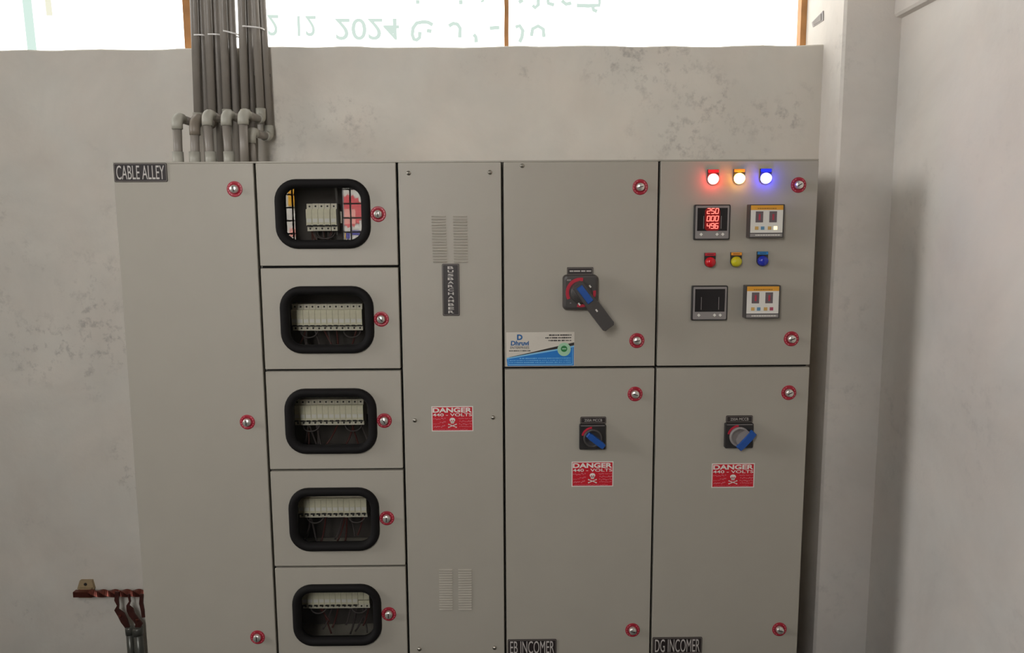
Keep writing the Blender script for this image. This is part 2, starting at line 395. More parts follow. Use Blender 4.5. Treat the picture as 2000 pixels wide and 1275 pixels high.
# hoarding outside the rear windows
HY = -5.6
hb = thing('street_hoarding', 'white street hoarding with red starburst outside the grilled windows, reflected in top cabinet glass', 'hoarding', (-1.9, HY, 0))
MB().box(-2.9, -.9, HY-.02, HY, H_CAM-.45, H_CAM+.75).build('board', M_SIGNW, hb)
for x in (-2.8, -1.0): MB().box(x-.04, x+.04, HY-.08, HY-.02, -.12, H_CAM+.7).build('post', M_GRILLE, hb)
def refl(px, py):                      # point of the hoarding mirrored in the top pane
    x, z = P(px, py, .006); kx = (D_CAM+.006+.006-HY)/(D_CAM+.006)
    return x*kx, H_CAM + (z-H_CAM)*kx
c0 = refl(680, 412); r0 = .17
st = [(c0[0]+r0*(1 if i % 2 else .84)*math.cos(math.pi*i/18), c0[1]+r0*(1 if i % 2 else .84)*math.sin(math.pi*i/18)) for i in range(36)]
m_ = MB(); cen = (c0[0], HY+.004, c0[1])
vs = [cen]+[(x, HY+.004, z) for x, z in st]; m_.add(vs, [(0, i+1, (i+1) % 36+1) for i in range(36)]); m_.build('starburst', M_SIGNR, hb)
q0 = refl(668, 425); q1 = refl(694, 398)
MB().box(min(q0[0], q1[0]), max(q0[0], q1[0]), HY+.004, HY+.007, c0[1]-.13, c0[1]+.02).build('starburst_panel', M_SIGNP, hb)
for (a, b, c, d, m2) in ((661, 676, 455, 466, M_SIGNY), (676, 684, 452, 466, M_SIGNB), (686, 703, 450, 459, M_SIGNB), (661, 664, 450, 467, M_SIGNR), (562, 577, 360, 402, M_SIGNY), (566, 578, 446, 462, M_SIGNP)):
    u = refl(a, c); v = refl(b, d); MB().box(min(u[0], v[0]), max(u[0], v[0]), HY+.003, HY+.006, min(u[1], v[1]), max(u[1], v[1])).build('printed_patch', m2, hb)

# ================================================================== SWITCHBOARD
XS = [-1.108, -.708, -.304, -.0042, .445, .9018]
ZT = H_CAM + .186
ZROW = [ZT, H_CAM-.1134, H_CAM-.4167, H_CAM-.7202, H_CAM-1.0246, H_CAM-1.328]
ZMID = H_CAM - .4148
ZB = ZROW[-1]; PLINTH = ZB-.006
GAP = .0068; DEPTH = .40
LIP = .004
def cabinet(i, name, label):
    x0, x1 = XS[i], XS[i+1]
    t = thing(name, label, 'cabinet', ((x0+x1)/2, DEPTH/2, 0), 'sections of the grey switchboard')
    b = MB(); th = .0018
    e = .0003
    b.box(x0+e, x0+th, .026, DEPTH, PLINTH, ZT-LIP); b.box(x1-th, x1-e, .026, DEPTH, PLINTH, ZT-LIP)
    b.box(x0+e, x1-e, DEPTH-th, DEPTH, PLINTH, ZT-LIP); b.box(x0+e, x1-e, .026, DEPTH, PLINTH, PLINTH+th)
    b.build('body', [M_PAINT], t)
    MB().box(x0+e, x1-e, .0030, DEPTH, ZT-LIP, ZT).build('roof_plate', M_PAINT, t)
    MB().box(x0+.004, x1-.004, .03, DEPTH-.02, 0, PLINTH).build('plinth', M_BLACKP, t)
    return t, x0, x1
def seal(t, x0, x1, z0, z1, win_=None):
    """black rubber sealing frame seen in the joints round the doors"""
    wd = x1-x0-.002; hh = z1-z0; cx = (x0+x1)/2; cz = (z0+z1)/2
    MB().stack(cx, cz, [(wd, hh, .002, .030), (wd, hh, .002, .024), (wd-.05, hh-.05, .002, .024), (wd-.05, hh-.05, .002, .030)], 1, closed=True).build('door_seal', M_SEAL, t)
def door(t, x0, x1, z0, z1, hole=None, name='door'):
    cx, cz = (x0+x1)/2, (z0+z1)/2; wd, hh = x1-x0-GAP, z1-z0-GAP
    if z1 >= ZT-.001: hh = z1-LIP-.0006-z0-GAP/2; cz = z0+GAP/2+hh/2
    b = MB()
    if hole:
        hx, hz, hw, hh2, hr = hole; s_ = 6
        Ls = [rrect(cx, cz, wd, hh, .002, .022, s_), rrect(cx, cz, wd, hh, .003, .0022, s_), rrect(cx, cz, wd-.003, hh-.003, .002, 0, s_),
              rrect(hx, hz, hw, hh2, hr, 0, s_), rrect(hx, hz, hw, hh2, hr, .022, s_)]
        b.loops(Ls, closed=True)
    else:
        b.stack(cx, cz, [(wd, hh, .002, .022), (wd, hh, .003, .0022), (wd-.003, hh-.003, .002, 0)], 3)
    return b.build(name, M_PAINT, t)

# -------- lock: red printed ring, chrome barrel, key slot
def lock_meshes():
    ring = MB().cyl(0, 0, [(.0222, .0), (.0222, -.0012), (.0216, -.0016), (.0115, -.0016), (.0115, 0)], 32, mis=[0]*5, cap0=False, cap1=False)
    for a in range(0, 360, 24):
        if a in (72, 96, 264, 288): continue
        x = .0182*math.cos(math.radians(a)); z = .0182*math.sin(math.radians(a)); tx = -math.sin(math.radians(a))*.0022; tz = math.cos(math.radians(a))*.0022
        nx = math.cos(math.radians(a))*.001; nz = math.sin(math.radians(a))*.001
        ring.poly([(x-tx-nx, z-tz-nz), (x+tx-nx, z+tz-nz), (x+tx+nx, z+tz+nz), (x-tx+nx, z-tz+nz)], -.0020, -.0015, 1)
    barrel = MB().cyl(0, 0, [(.0122, 0), (.0122, -.003), (.0114, -.0050), (.0110, -.0110), (.0098, -.0124), (.0, -.0126)], 28, cap1=False)
    slot = MB().box(-.0072, .0072, -.0133, -.0120, -.0012, .0012)
    return ring.mesh('lock_ring', [M_RED, M_PINK]), barrel.mesh('lock', M_CHROME), slot.mesh('key_slot', M_DARK)
LM = lock_meshes()
def lock(t, px, py, ang):
    x, z = P(px, py, -.006)
    b = put('lock', LM[1], (x, 0, z), t); b['label'] = 'chrome quarter-turn lock barrel in a red ring'
    r_ = put('lock_ring', LM[0], (x, 0, z), b); s_ = put('key_slot', LM[2], (x, 0, z), b)
    s_.rotation_euler = (0, math.radians(ang), 0)

# -------- engraved plates
def nameplate(t, txt, pxa, pya, pxb, pyb, label, vertical=False, margin=.14, bold=.0, rim=.0035, inner=True, wide=.05):
    (x0, z1), (x1, z0) = P(pxa, pya, -.002), P(pxb, pyb, -.002)
    cx, cz, wd, hh = (x0+x1)/2, (z0+z1)/2, x1-x0, z1-z0
    p = MB().stack(cx, cz, [(wd, hh, .004, 0), (wd, hh, .004, -.002), (wd-.001, hh-.001, .0035, -.0024)], 4).build('nameplate', M_PLATE, t); p['label'] = label
    if inner:
        MB().stack(cx, cz, [(wd-.003, hh-.003, .003, -.0022), (wd-.003, hh-.003, .003, -.0028), (wd-.003-2*rim*.5, hh-.003-rim, .002, -.0028), (wd-.003-rim, hh-.003-rim, .002, -.0022)], 4, closed=True).build('border', M_PLATE_RIM, p)
    if vertical:
        n_ = len(txt); h1 = (hh-.012)/n_
        mbx = MB()
        for k, ch in enumerate(txt):
            zz = z1-.006-k*h1; text_mb(ch, cx-wd*.17, cx+wd*.17, zz-h1*.86, zz-h1*.14, -.0030, bold=.02, mb=mbx)
        mbx.build('lettering', M_LETTER, p)
    else:
        text_mb(txt, x0+wd*wide, x1-wd*wide, z0+hh*margin, z1-hh*margin, -.0030, bold=bold).build('lettering', M_LETTER, p)
    return p

# -------- danger sticker
def danger(t, pxa, pya, pxb, pyb):
    (x0, z1), (x1, z0) = P(pxa, pya), P(pxb, pyb); wd, hh = x1-x0, z1-z0; cx, cz = (x0+x1)/2, (z0+z1)/2
    p = MB().box(x0, x1, -.0005, 0, z0, z1).build('danger_sticker', M_WHITE, t); p['label'] = 'red and white high-voltage danger sticker'
    MB().box(x0+wd*.022, x1-wd*.022, -.0009, -.0005, z0+hh*.035, z1-hh*.035).build('red_field', M_DRED, p)
    X_ = lambda u: x0+u*wd
    Z_ = lambda v: z1-v*hh
    text_mb('DANGER', X_(.03), X_(.97), Z_(.25), Z_(.055), -.0012, bold=.035).build('lettering', M_WHITE, p)
    text_mb('440 - VOLTS', X_(.03), X_(.97), Z_(.40), Z_(.28), -.0012, bold=.012).build('lettering', M_WHITE, p)
    s_ = MB(); y0, y1 = -.0013, -.0009
    sk = [(X_(.5)+wd*.068*math.cos(a), Z_(.545)+hh*.088*math.sin(a)) for a in [2*math.pi*k/16 for k in range(16)]]
    s_.poly(sk, y0, y1, 0); s_.poly([(X_(.455), Z_(.60)), (X_(.545), Z_(.60)), (X_(.535), Z_(.69)), (X_(.465), Z_(.69))], y0, y1, 0)
    for u in (.475, .525): s_.poly([(X_(u)+wd*.016*math.cos(a), Z_(.57)+hh*.022*math.sin(a)) for a in [2*math.pi*k/8 for k in range(8)]], y0-.0002, y0, 1)
    s_.poly([(X_(.47), Z_(.655)), (X_(.53), Z_(.655)), (X_(.53), Z_(.665)), (X_(.47), Z_(.665))], y0-.0002, y0, 1)
    for q in ([(.41, .72), (.59, .84)], [(.59, .72), (.41, .84)]):
        (a, b), (c, d) = q; s_.ribbon([(X_(a), Z_(b)), (X_(c), Z_(d))], hh*.030, y0, y1, 0)
        for e_ in q: s_.poly([(X_(e_[0])+wd*.018*math.cos(k*math.pi/3), Z_(e_[1])+hh*.028*math.sin(k*math.pi/3)) for k in range(6)], y0, y1, 0)
    s_.build('skull_emblem', [M_WHITE, M_DRED], p)
    fp = MB(); rr = random.Random(5)
    def line(u0, u1, v, h, slope=0, wob=.3):
        u = u0
        while u < u1:
            du = rr.uniform(.012, .030); vv = v + slope*(u-u0) + rr.uniform(-h*wob, h*wob)
            fp.ribbon([(X_(u), Z_(vv)), (X_(u+du*.5), Z_(vv-h*rr.uniform(-.6, .6))), (X_(u+du), Z_(vv))], hh*h*.55, -.0012, -.0009); u += du + rr.choice((.004, .008, .02))
    line(.04, .33, .50, .05); line(.04, .18, .69, .03); line(.20, .33, .66, .05, -.35); line(.05, .32, .80, .06)
    line(.65, .95, .49, .04); line(.67, .95, .60, .055); line(.66, .96, .71, .055); line(.67, .95, .81, .04); line(.06, .84, .925, .028)
    fp.build('fine_print', M_PINK, p)

SCREW = MB().cyl(0, 0, [(.0065, 0), (.0065, -.0015), (.0045, -.004), (0, -.0048)], 14, cap1=False).mesh('screw', M_STEEL)
def screw(t, px, py):
    x, z = P(px, py, -.002); put('screw', SCREW, (x, 0, z), t)

# ---------------------------------------------------------------- 1 cable alley
t, x0, x1 = cabinet(0, 'switchboard_cabinet', 'tall plain grey cabinet section marked CABLE ALLEY with three locks')
door(t, x0-GAP/2+.0004, x1, ZB, ZT); seal(t, x0+.002, x1, ZB, ZT)
for a in ((457, 369, 80), (482, 825, 90), (502, 1246, 90)): lock(t, *a)
nameplate(t, 'CABLE ALLEY', 221, 318.5, 327.5, 355, 'black CABLE ALLEY nameplate with grey letters', bold=.0, margin=.13)

# ---------------------------------------------------------------- 2 feeder section, five glazed doors
t, x0, x1 = cabinet(1, 'switchboard_cabinet', 'grey cabinet section with five black-framed glass windows showing breakers')
WINC = [(630.2, 417.9), (638.8, 625), (646.2, 822.8), (652.6, 1014.6), (658.3, 1201.3)]
WO, HO = .272, .198
gask = MB()
s_ = 8; prof = [(0, .000), (-.0015, -.009), (-.005, -.013), (-.013, -.0145), (-.020, -.012), (-.0255, -.004), (-.0255, .010), (-.004, .010), (-.004, .000)]
gask.loops([rrect(0, 0, WO+2*d_, HO+2*d_, max(.012, .062+d_), y_, s_) for d_, y_ in prof], closed=True, smooth=True)
G_ME = gask.mesh('window_gasket', M_RUBBER)
P_ME = MB().stack(0, 0, [(WO-.052, HO-.052, .034, .0045), (WO-.052, HO-.052, .034, .0042)], 8, cap0=False, cap1=False).mesh('window_pane', M_GLASS)
pv = rrect(0, 0, WO-.050, HO-.050, .036, .004, 8)
pm = bpy.data.meshes.new('window_pane'); pm.from_pydata(pv, [], [list(range(len(pv)))]); pm.materials.append(M_GLASS); P_ME = pm
# one pole of a miniature circuit breaker, 17.8 mm wide
PW = .0178
def pole_mesh(toggle=True):
    b = MB(); hw = PW/2-.0003
    b.box(-hw, hw, .006, .05, -.0405, .0405, 1)                 # body with lower terminal steps
    b.box(-hw, hw, -.005, .006, -.0235, .0245, 0)               # raised nose
    b.box(-hw, hw, -.0065, -.005, -.0015, .0215, 0)
    b.box(-hw*.8, hw*.8, -.0056, -.005, -.0150, -.004, 2)       # lettering panel
    for z in (.0325, -.0335): b.cyl(0, z, [(.0029, .0062), (.0029, .0056), (.0, .0056)], 10, 3, False, cap0=False, cap1=False)
    b.box(-hw, hw, .0045, .0062, -.0275, -.0235, 3)
    if toggle: b.box(-hw*.62, hw*.62, -.009, -.005, -.0262, -.0222, 3)
    return b.mesh('circuit_breaker', [M_CREAM, M_CREAM2, M_WHITE, M_DARK])
POLE = pole_mesh()
b = MB(); hw = PW/2-.0003                                        # different two-pole device: slot halfway up, two steps below it
b.box(-hw, hw, .006, .05, -.0405, .0405, 1); b.box(-hw, hw, -.003, .006, -.0080, .0245, 0); b.box(-hw, hw, .0, .006, -.0240, -.0125, 0)
b.box(-hw, hw, .0045, .0062, -.0125, -.0080, 2)
for z in (.0325, -.0335): b.cyl(0, z, [(.0029, .0062), (.0029, .0056), (.0, .0056)], 10, 2, False, cap0=False, cap1=False)
POLE2 = b.mesh('circuit_breaker', [M_CREAM, M_CREAM2, M_DARK])
BY_ = .092
for r, (px, py) in enumerate(WINC):
    hx, hz = P(px, py, -.004)
    d = door(t, x0, x1, ZROW[r+1], ZROW[r], (hx, hz, WO-.03, HO-.03, .045))
    put('window_gasket', G_ME, (hx, 0, hz), d)
    put('window_pane', P_ME, (hx, 0, hz), d)
    seal(t, x0, x1, ZROW[r+1], ZROW[r])
    if r < 4: MB().box(x0+.004, x1-.004, .031, DEPTH-.01, ZROW[r+1]-.001, ZROW[r+1]+.001).build('shelf_plate', M_PAINT, t)
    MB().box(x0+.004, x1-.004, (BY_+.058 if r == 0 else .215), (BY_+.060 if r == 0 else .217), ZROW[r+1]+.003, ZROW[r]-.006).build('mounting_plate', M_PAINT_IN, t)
    # breaker row
    base = [(599.5, 451), (571, 646.2), (575.5, 831.3), (584, 1012), (591, 1190)][r]
    bx, bz = P(base[0], base[1], BY_); n_ = (5, 12, 12, 12, 12)[r]
    bz += .0405
    rail = MB().box(bx-.004, bx+PW*n_+.006, BY_+.051, BY_+.054, bz-.0175, bz+.0175).build('din_rail', M_STEEL, t)
    for k in range(n_):
        o = put('circuit_breaker', POLE2 if r == 4 and k >= 10 else POLE, (bx+PW*(k+.5) + (.0012 if k >= 4 and r == 0 else 0), BY_+.0, bz + (random.uniform(-.0006, .0006) if k % 4 == 0 else 0)), rail)
    rr = random.Random(r+11)
    for k in range(9):
        xa = bx + PW*rr.uniform(.3, n_-.3); xb = xa + rr.uniform(-.05, .05)
        zz = bz-.04; sag = rr.uniform(.02, .05)
        pts_ = [(xa, BY_+.030, zz)]
        for q in range(1, 7):
            u = q/7; pts_.append((xa+(xb-xa)*u, BY_+.030+.012*math.sin(u*3)-.012*u, zz - sag*math.sin(u*math.pi/2)*1.6 - .03*u))
        MB().tube(pts_, .0028, 6).build('wire', M_WIRE_R if k % 2 else M_WIRE_K, rail)
    for q in range(2):                                          # looped jumpers under the terminals
        xa = bx + PW*(1.0 if q == 0 else n_-3.6); wdl = PW*3
        pts_ = [(xa+wdl*.5-wdl*.5*math.cos(u*math.pi/10), BY_+.030-.012*math.sin(u*math.pi/10), bz-.038-.026*math.sin(u*math.pi/10)**.7) for u in range(11)]
        MB().tube(pts_, .0022, 6).build('wire', M_WIRE_K, rail)
for a in ((738, 418, 80), (744, 623.5, 50), (750, 822, 60), (755, 1013, 90), (759, 1200.5, 90)): lock(t, *a)

# ---------------------------------------------------------------- 3 busbar chamber
t, x0, x1 = cabinet(2, 'switchboard_cabinet', 'narrow grey cabinet section with louvres and vertical BUSBARCHAMBER plate')
door(t, x0, x1, ZB, ZT, name='bolted_cover'); seal(t, x0, x1, ZB, ZT)
for a in ((798, 338), (957, 336.5), (810, 821), (963, 815.5), (819, 1268), (966, 1265.5)): screw(t, *a)
lv = MB(); hw = .0205
lv.loops([[(-hw, 0, .0022), (hw, 0, .0022), (hw*.97, -.0034, -.0008), (-hw*.97, -.0034, -.0008)], [(-hw, .001, .0022), (hw, .001, .0022), (hw*.97, .001, -.0012), (-hw*.97, .001, -.0012)]])
lv.box(-hw*.96, hw*.96, -.0003, .0004, -.0024, -.0009, 1)
LV = lv.mesh('louvre', [M_PAINT, M_PAINT])
for (xa, xb, ya, yb, n_) in (((856.5, 859.5), (898.5, 900.5), 423, 511.5, 17), ((870.5, 871), (908, 908.5), 1112.5, 1189.5, 17)):
    for k in range(n_):
        py = ya + (yb-ya)*k/(n_-1)
        for e in (xa, xb):
            x, z = P(e[0]+(e[1]-e[0])*k/(n_-1), py); put('louvre', LV, (x, 0, z), t)
nameplate(t, 'BUSBARCHAMBER', 863, 515, 898, 616.5, 'black vertical BUSBARCHAMBER nameplate', vertical=True)
danger(t, 842.5, 793.5, 924.5, 841.5)

# ---------------------------------------------------------------- rotary handles
def mccb_knob(t, pxa, pya, pxb, pyb, ang, off, half):
    (x0, z1), (x1, z0) = P(pxa, pya, -.012), P(pxb, pyb, -.012); cx, cz = (x0+x1)/2, (z0+z1)/2; wd, hh = x1-x0, z1-z0
    p = MB().stack(cx, cz, [(wd, hh, .004, 0), (wd, hh, .004, -.011), (wd-.003, hh-.003, .003, -.0128)], 4).build('rotary_switch', M_BLACKP, t)
    p['label'] = 'small black rotary breaker switch with blue grip'
    MB().box(x0+.004, x1-.004, -.0134, -.0127, z1-.0045, z1-.003).build('edge_line', M_MGREY, p)
    R_ = wd*.36; kx, kz = cx, cz-.002
    arc = [(kx+(R_+.003)*math.cos(math.radians(a)), kz+(R_+.003)*math.sin(math.radians(a))) for a in range(95, 170, 9)]
    MB().ribbon(arc, .006, -.0133, -.0127).build('red_arc', M_RARC, p)
    MB().cyl(kx, kz, [(R_, -.0127), (R_, -.020), (R_-.002, -.022), (R_-.006, -.022), (R_-.007, -.017), (0, -.017)], 28, cap1=False).build('knob_disc', M_MGREY if half else M_GREYP, p)
    g = MB(); ca, sa = math.cos(math.radians(ang)), math.sin(math.radians(ang)); ln, hw_ = wd*.40, wd*.115
    ox, oz = off[0]*wd, off[1]*wd
    def rot(u, v): return (kx+ox+u*ca-v*sa, kz+oz+u*sa+v*ca)
    out = [rot(u, v) for u, v in ((-ln, -hw_*.8), (-ln*.6, -hw_), (ln*.6, -hw_), (ln, -hw_*.8), (ln, hw_*.8), (ln*.6, hw_), (-ln*.6, hw_), (-ln, hw_*.8))]
    g.loops([[(x, -.017, z) for x, z in out], [(x, -.032, z) for x, z in out], [(kx+ox+(x-kx-ox)*.93, -.035, kz+oz+(z-kz-oz)*.93) for x, z in out]])
    g.build('grip', M_BLUE, p)
    if half:
        gg = [rot(u, v) for u, v in ((-ln*.75, hw_), (ln*.75, hw_), (ln*.6, hw_*2.1), (0, hw_*2.7), (-ln*.6, hw_*2.1))]
        MB().loops([[(x, -.017, z) for x, z in gg], [(x, -.026, z) for x, z in gg]]).build('knob_cheek', M_MGREY, p)

# ---------------------------------------------------------------- 4 EB incomer
t, x0, x1 = cabinet(3, 'switchboard_cabinet', 'grey cabinet section marked EB INCOMER with long-handled switch and company sticker')
door(t, x0, x1, ZMID, ZT); door(t, x0, x1, ZB, ZMID); seal(t, x0, x1, ZMID, ZT); seal(t, x0, x1, ZB, ZMID)
for a in ((1251, 365, -15), (1244.5, 665.5, -10), (1241, 770, 20), (1236, 1232, 15)): lock(t, *a)
screw(t, 1020, 323.5)
nameplate(t, 'EB INCOMER', 991.5, 1249, 1087, 1278, 'black EB INCOMER nameplate with grey letters', margin=.10)
# long handled switch
(xa, za), (xb, zb) = P(1099.5, 536.5, -.02), P(1168, 605.5, -.02); cx, cz, wd = (xa+xb)/2, (za+zb)/2, xb-xa
p = MB().stack(cx, cz, [(wd, wd, .012, 0), (wd, wd, .012, -.014), (wd-.006, wd-.006, .010, -.022), (wd-.016, wd-.016, .008, -.0235)], 5).build('handle_switch', M_GREYP, t)
p['label'] = 'dark grey switch base with long lever and blue insert'
def arc_(a0, a1, r_, wdt, m__, nm):
    q = [(cx+r_*math.cos(math.radians(a)), cz+r_*math.sin(math.radians(a))) for a in [a0+(a1-a0)*k/12 for k in range(13)]]
    MB().ribbon(q, wdt, -.0245, -.0234).build(nm, m__, p)
arc_(80, 208, .0385, .0095, M_RARC, 'red_arc'); arc_(255, 290, .0385, .008, M_RARC, 'red_arc'); arc_(-18, 8, .040, .008, M_RARC, 'red_arc')
MB().cyl(cx, cz, [(.030, -.0234), (.030, -.034), (.027, -.038), (0, -.038)], 28, cap1=False).build('hub', M_GREYP, p)
HYv = -.060
A_ = Vector(P(1127.5, 556.5, HYv)); B_ = Vector(P(1190.5, 640, HYv)); ax = (B_-A_).normalized(); nx_ = Vector((-ax.y, ax.x)); LN = (B_-A_).length
def hp(u, v): q = A_ + ax*u + nx_*v; return (q.x, q.y)
lev = MB()
out = [(-.004, -.0125), (.0, -.0165), (.072, -.0175), (.076, -.0195), (LN-.006, -.0195), (LN, -.0145), (LN, .0145), (LN-.006, .0195), (.076, .0195), (.072, .0175), (.0, .0165), (-.004, .0125)]
o3 = [hp(u, v) for u, v in out]; oc = hp(LN/2, 0)
lev.loops([[(x, -.038, z) for x, z in o3], [(x, -.066, z) for x, z in o3], [(oc[0]+(x-oc[0])*.965, -.070, oc[1]+(z-oc[1])*.965) for x, z in o3]])
lev.build('lever', M_GREYP, p)
MB().loops([[(x, -.069, z) for x, z in [hp(.006, -.009), hp(.062, -.009), hp(.062, .011), hp(.006, .011)]], [(x, -.0745, z) for x, z in [hp(.008, -.008), hp(.060, -.008), hp(.060, .010), hp(.008, .010)]]]).build('blue_insert', M_BLUE, p)
for u, v in ((.090, .0), (.028, .0275), (.050, -.028)):
    q = [hp(u-.004, v-.0022), hp(u+.004, v-.0022), hp(u+.004, v+.0022), hp(u-.004, v+.0022)]
    yy = -.0705 if v == 0 else -.0382
    MB().loops([[(x, yy+.002, z) for x, z in q], [(x, yy-.0008, z) for x, z in q]]).build('printed_mark', M_WHITE, p)
MB().box(cx-.040, cx-.028, -.0243, -.0234, cz+.034, cz+.0385).build('printed_mark', M_MGREY, p)
MB().box(cx-.031, cx-.027, -.0243, -.0234, cz-.032, cz-.028).build('printed_mark', M_MGREY, p)
np_ = nameplate(t, '', 1107.5, 522, 1158.5, 536, 'small black label above the long-handled switch') if False else None
(xa, za), (xb, zb) = P(1107.5, 522, -.002), P(1158.5, 537, -.002)
pl = MB().stack((xa+xb)/2, (za+zb)/2, [(xb-xa, za-zb, .002, 0), (xb-xa, za-zb, .002, -.002)], 3).build('nameplate', M_PLATE, t)
MB().stack((xa+xb)/2, (za+zb)/2, [(xb-xa-.003, za-zb-.004, .001, -.0018), (xb-xa-.003, za-zb-.004, .001, -.0025), (xb-xa-.006, za-zb-.007, .001, -.0025), (xb-xa-.006, za-zb-.007, .001, -.0018)], 2, closed=True).build('border', M_PLATE_RIM, pl)
fp = MB(); wd_ = xb-xa
for a, b in ((.10, .24), (.26, .50), (.54, .70), (.74, .92)): fp.box(xa+wd_*a, xa+wd_*b, -.0028, -.0018, (za+zb)/2-.0016, (za+zb)/2+.0022)
fp.build('lettering', M_LETTER, pl)
nameplate(t, '250A MCCB', 1133.5, 814, 1184, 827, 'small black 250A MCCB label', margin=.30, wide=.16, rim=.003)
mccb_knob(t, 1132, 829, 1183, 878, -38, (.10, -.06), False)
danger(t, 1116.5, 901.5, 1197.5, 949.5)
# company sticker
q0, q1 = P(988.5, 649), P(1121.5, 714.5); X0, Z1 = q0; X1, Z0 = q1; SW, SH = X1-X0, Z1-Z0
sx = lambda u: X0 + (u-100)/1790.0*SW          # u, v in the 2000 x 1133 close-up of the sticker
sz = lambda v: Z1 - (v-125)/885.0*SH
pst = MB().box(X0, X1, -.0005, 0, Z0, Z1).build('company_sticker', mat('sticker_paper', (205, 198, 186), .4), t)
pst['label'] = 'white and blue company sticker with green badge'
def spoly(name, uv, m__, y): MB().poly([(sx(u), sz(v)) for u, v in uv], y, -.0004).build(name, m__, pst)
spoly('blue_field', [(112, 820), (400, 770), (800, 705), (1200, 640), (1450, 600), (1880, 515), (1880, 1000), (130, 1000)], M_PBLUE, -.0008)
spoly('white_swoosh', [(112, 785), (800, 668), (1450, 562), (1885, 478), (1885, 515), (1450, 600), (800, 705), (112, 822)], M_LINE, -.0009)
spoly('black_swoosh', [(180, 770), (700, 660), (1200, 545), (1450, 490), (1885, 395), (1885, 470), (1450, 560), (900, 645), (180, 778)], M_BLACK, -.0010)
for a in ([(150, 820), (162, 820), (162, 965), (150, 965)], [(150, 955), (1850, 955), (1850, 975), (150, 975)], [(1838, 540), (1852, 530), (1852, 975), (1838, 975)]): spoly('border', a, M_LINE, -.0011)
cc = [(1620+175*math.cos(2*math.pi*k/24), 575+175*math.sin(2*math.pi*k/24)) for k in range(24)]; spoly('badge', cc, M_LGREEN, -.0013)
cc = [(1620+85*math.cos(2*math.pi*k/20), 560+82*math.sin(2*math.pi*k/20)) for k in range(20)]; spoly('badge_centre', cc, M_GREEN, -.0015)
spoly('badge_print', [(1570, 545), (1675, 545), (1675, 572), (1570, 572)], M_LGREEN, -.0017)
def stext(txt, u0, u1, v0, v1, m__, bold, sh=0): text_mb(txt, sx(u0), sx(u1), sz(v1), sz(v0), -.0010, bold=bold, shear=sh).build('lettering', m__, pst)
stext('D', 385, 530, 180, 325, M_NAVY, .05); stext('Dhruvi', 220, 690, 345, 468, M_NAVY, .035, .08)
stext('ENTERPRISES', 208, 700, 492, 552, M_BLACK, .0)
def blur(u0, u1, v, h, m__, seed, y=-.0012):
    g_ = MB(); r_ = random.Random(seed); u = u0
    while u < u1:
        du = r_.uniform(14, 60); hh_ = h*r_.uniform(.55, 1.0)
        g_.poly([(sx(u), sz(v-hh_/2)), (sx(min(u+du, u1)), sz(v-hh_/2)), (sx(min(u+du, u1)), sz(v+hh_/2)), (sx(u), sz(v+hh_/2))], y, -.0004); u += du + r_.choice((6, 8, 22))
    g_.build('fine_print', m__, pst)
blur(175, 735, 605, 26, M_BLACK, 1); blur(1225, 1810, 203, 34, M_BLACK, 2); blur(1125, 1810, 272, 34, M_BLACK, 3); blur(1210, 1810, 343, 34, M_BLACK, 4)
blur(450, 1800, 803, 22, M_LINE, 5); blur(190, 1800, 858, 18, M_LINE, 6); blur(180, 1800, 910, 24, M_LINE, 7)

# ---------------------------------------------------------------- 5 DG incomer
t, x0, x1 = cabinet(4, 'switchboard_cabinet', 'grey cabinet section marked DG INCOMER with indicator lamps and meters')
door(t, x0, x1+GAP/2-.0004, ZMID, ZT); door(t, x0, x1+GAP/2-.0004, ZB, ZMID); seal(t, x0, x1-.002, ZMID, ZT); seal(t, x0, x1-.002, ZB, ZMID)
for a in ((1561, 361, -30), (1547, 662, -20), (1542, 767.5, -25), (1523.5, 1230.5, 10)): lock(t, *a)
nameplate(t, 'DG INCOMER', 1274.5, 1245, 1371, 1275.5, 'black DG INCOMER nameplate with grey letters', margin=.10)
nameplate(t, '250A MCCB', 1418.5, 811.5, 1470, 825, 'small black 250A MCCB label', margin=.30, wide=.16, rim=.003)
mccb_knob(t, 1417, 827, 1470.5, 875, 48, (.20, -.10), True)
danger(t, 1390.5, 905, 1472.5, 951.5)
# indicator lamps
def lamp(px, py, tagc, lensm, label, lit):
    cx, cz = P(px, py, -.010)
    wd = .0315
    hs = MB()
    out = [(cx+wd/2, cz+.027), (cx-wd/2, cz+.027)] + [(cx-wd/2*math.cos(a), cz-wd/2*math.sin(a)) for a in [math.pi*k/14 for k in range(15)]]
    hs.poly(out, -.006, 0)
    h_ = hs.build('indicator_lamp', M_BLACKP, t); h_['label'] = label
    MB().box(cx-wd/2+.0006, cx+wd/2-.0006, -.0085, -.0058, cz+.0185, cz+.0265).build('legend_tag', tagc, h_)
    MB().box(cx-wd*.3, cx+wd*.3, -.0089, -.0083, cz+.0215, cz+.0232).build('legend_print', M_BLACK if not lit else tagc, h_)
    MB().cyl(cx, cz, [(.0152, -.0055), (.0152, -.010), (.0142, -.0115), (.0135, -.018), (.0105, -.0215), (.005, -.0232), (0, -.0235)], 24, cap1=False).build('lens', lensm, h_)
tr = mat('tag_red', (190, 28, 46), .5); ty = mat('tag_amber', (232, 150, 40), .5); tb = mat('tag_blue', (40, 130, 190), .5); tbl = mat('tag_deep_blue', (36, 60, 220), .5)
lamp(1393.5, 349.5, tr, mat('lens_red_lit', (255, 120, 110), .3, emit=(1.0, .05, .045), estr=34), 'lit red indicator lamp', True)
lamp(1444.5, 348.5, ty, mat('lens_amber_lit', (255, 230, 140), .3, emit=(1.0, .50, .07), estr=22), 'lit amber indicator lamp', True)
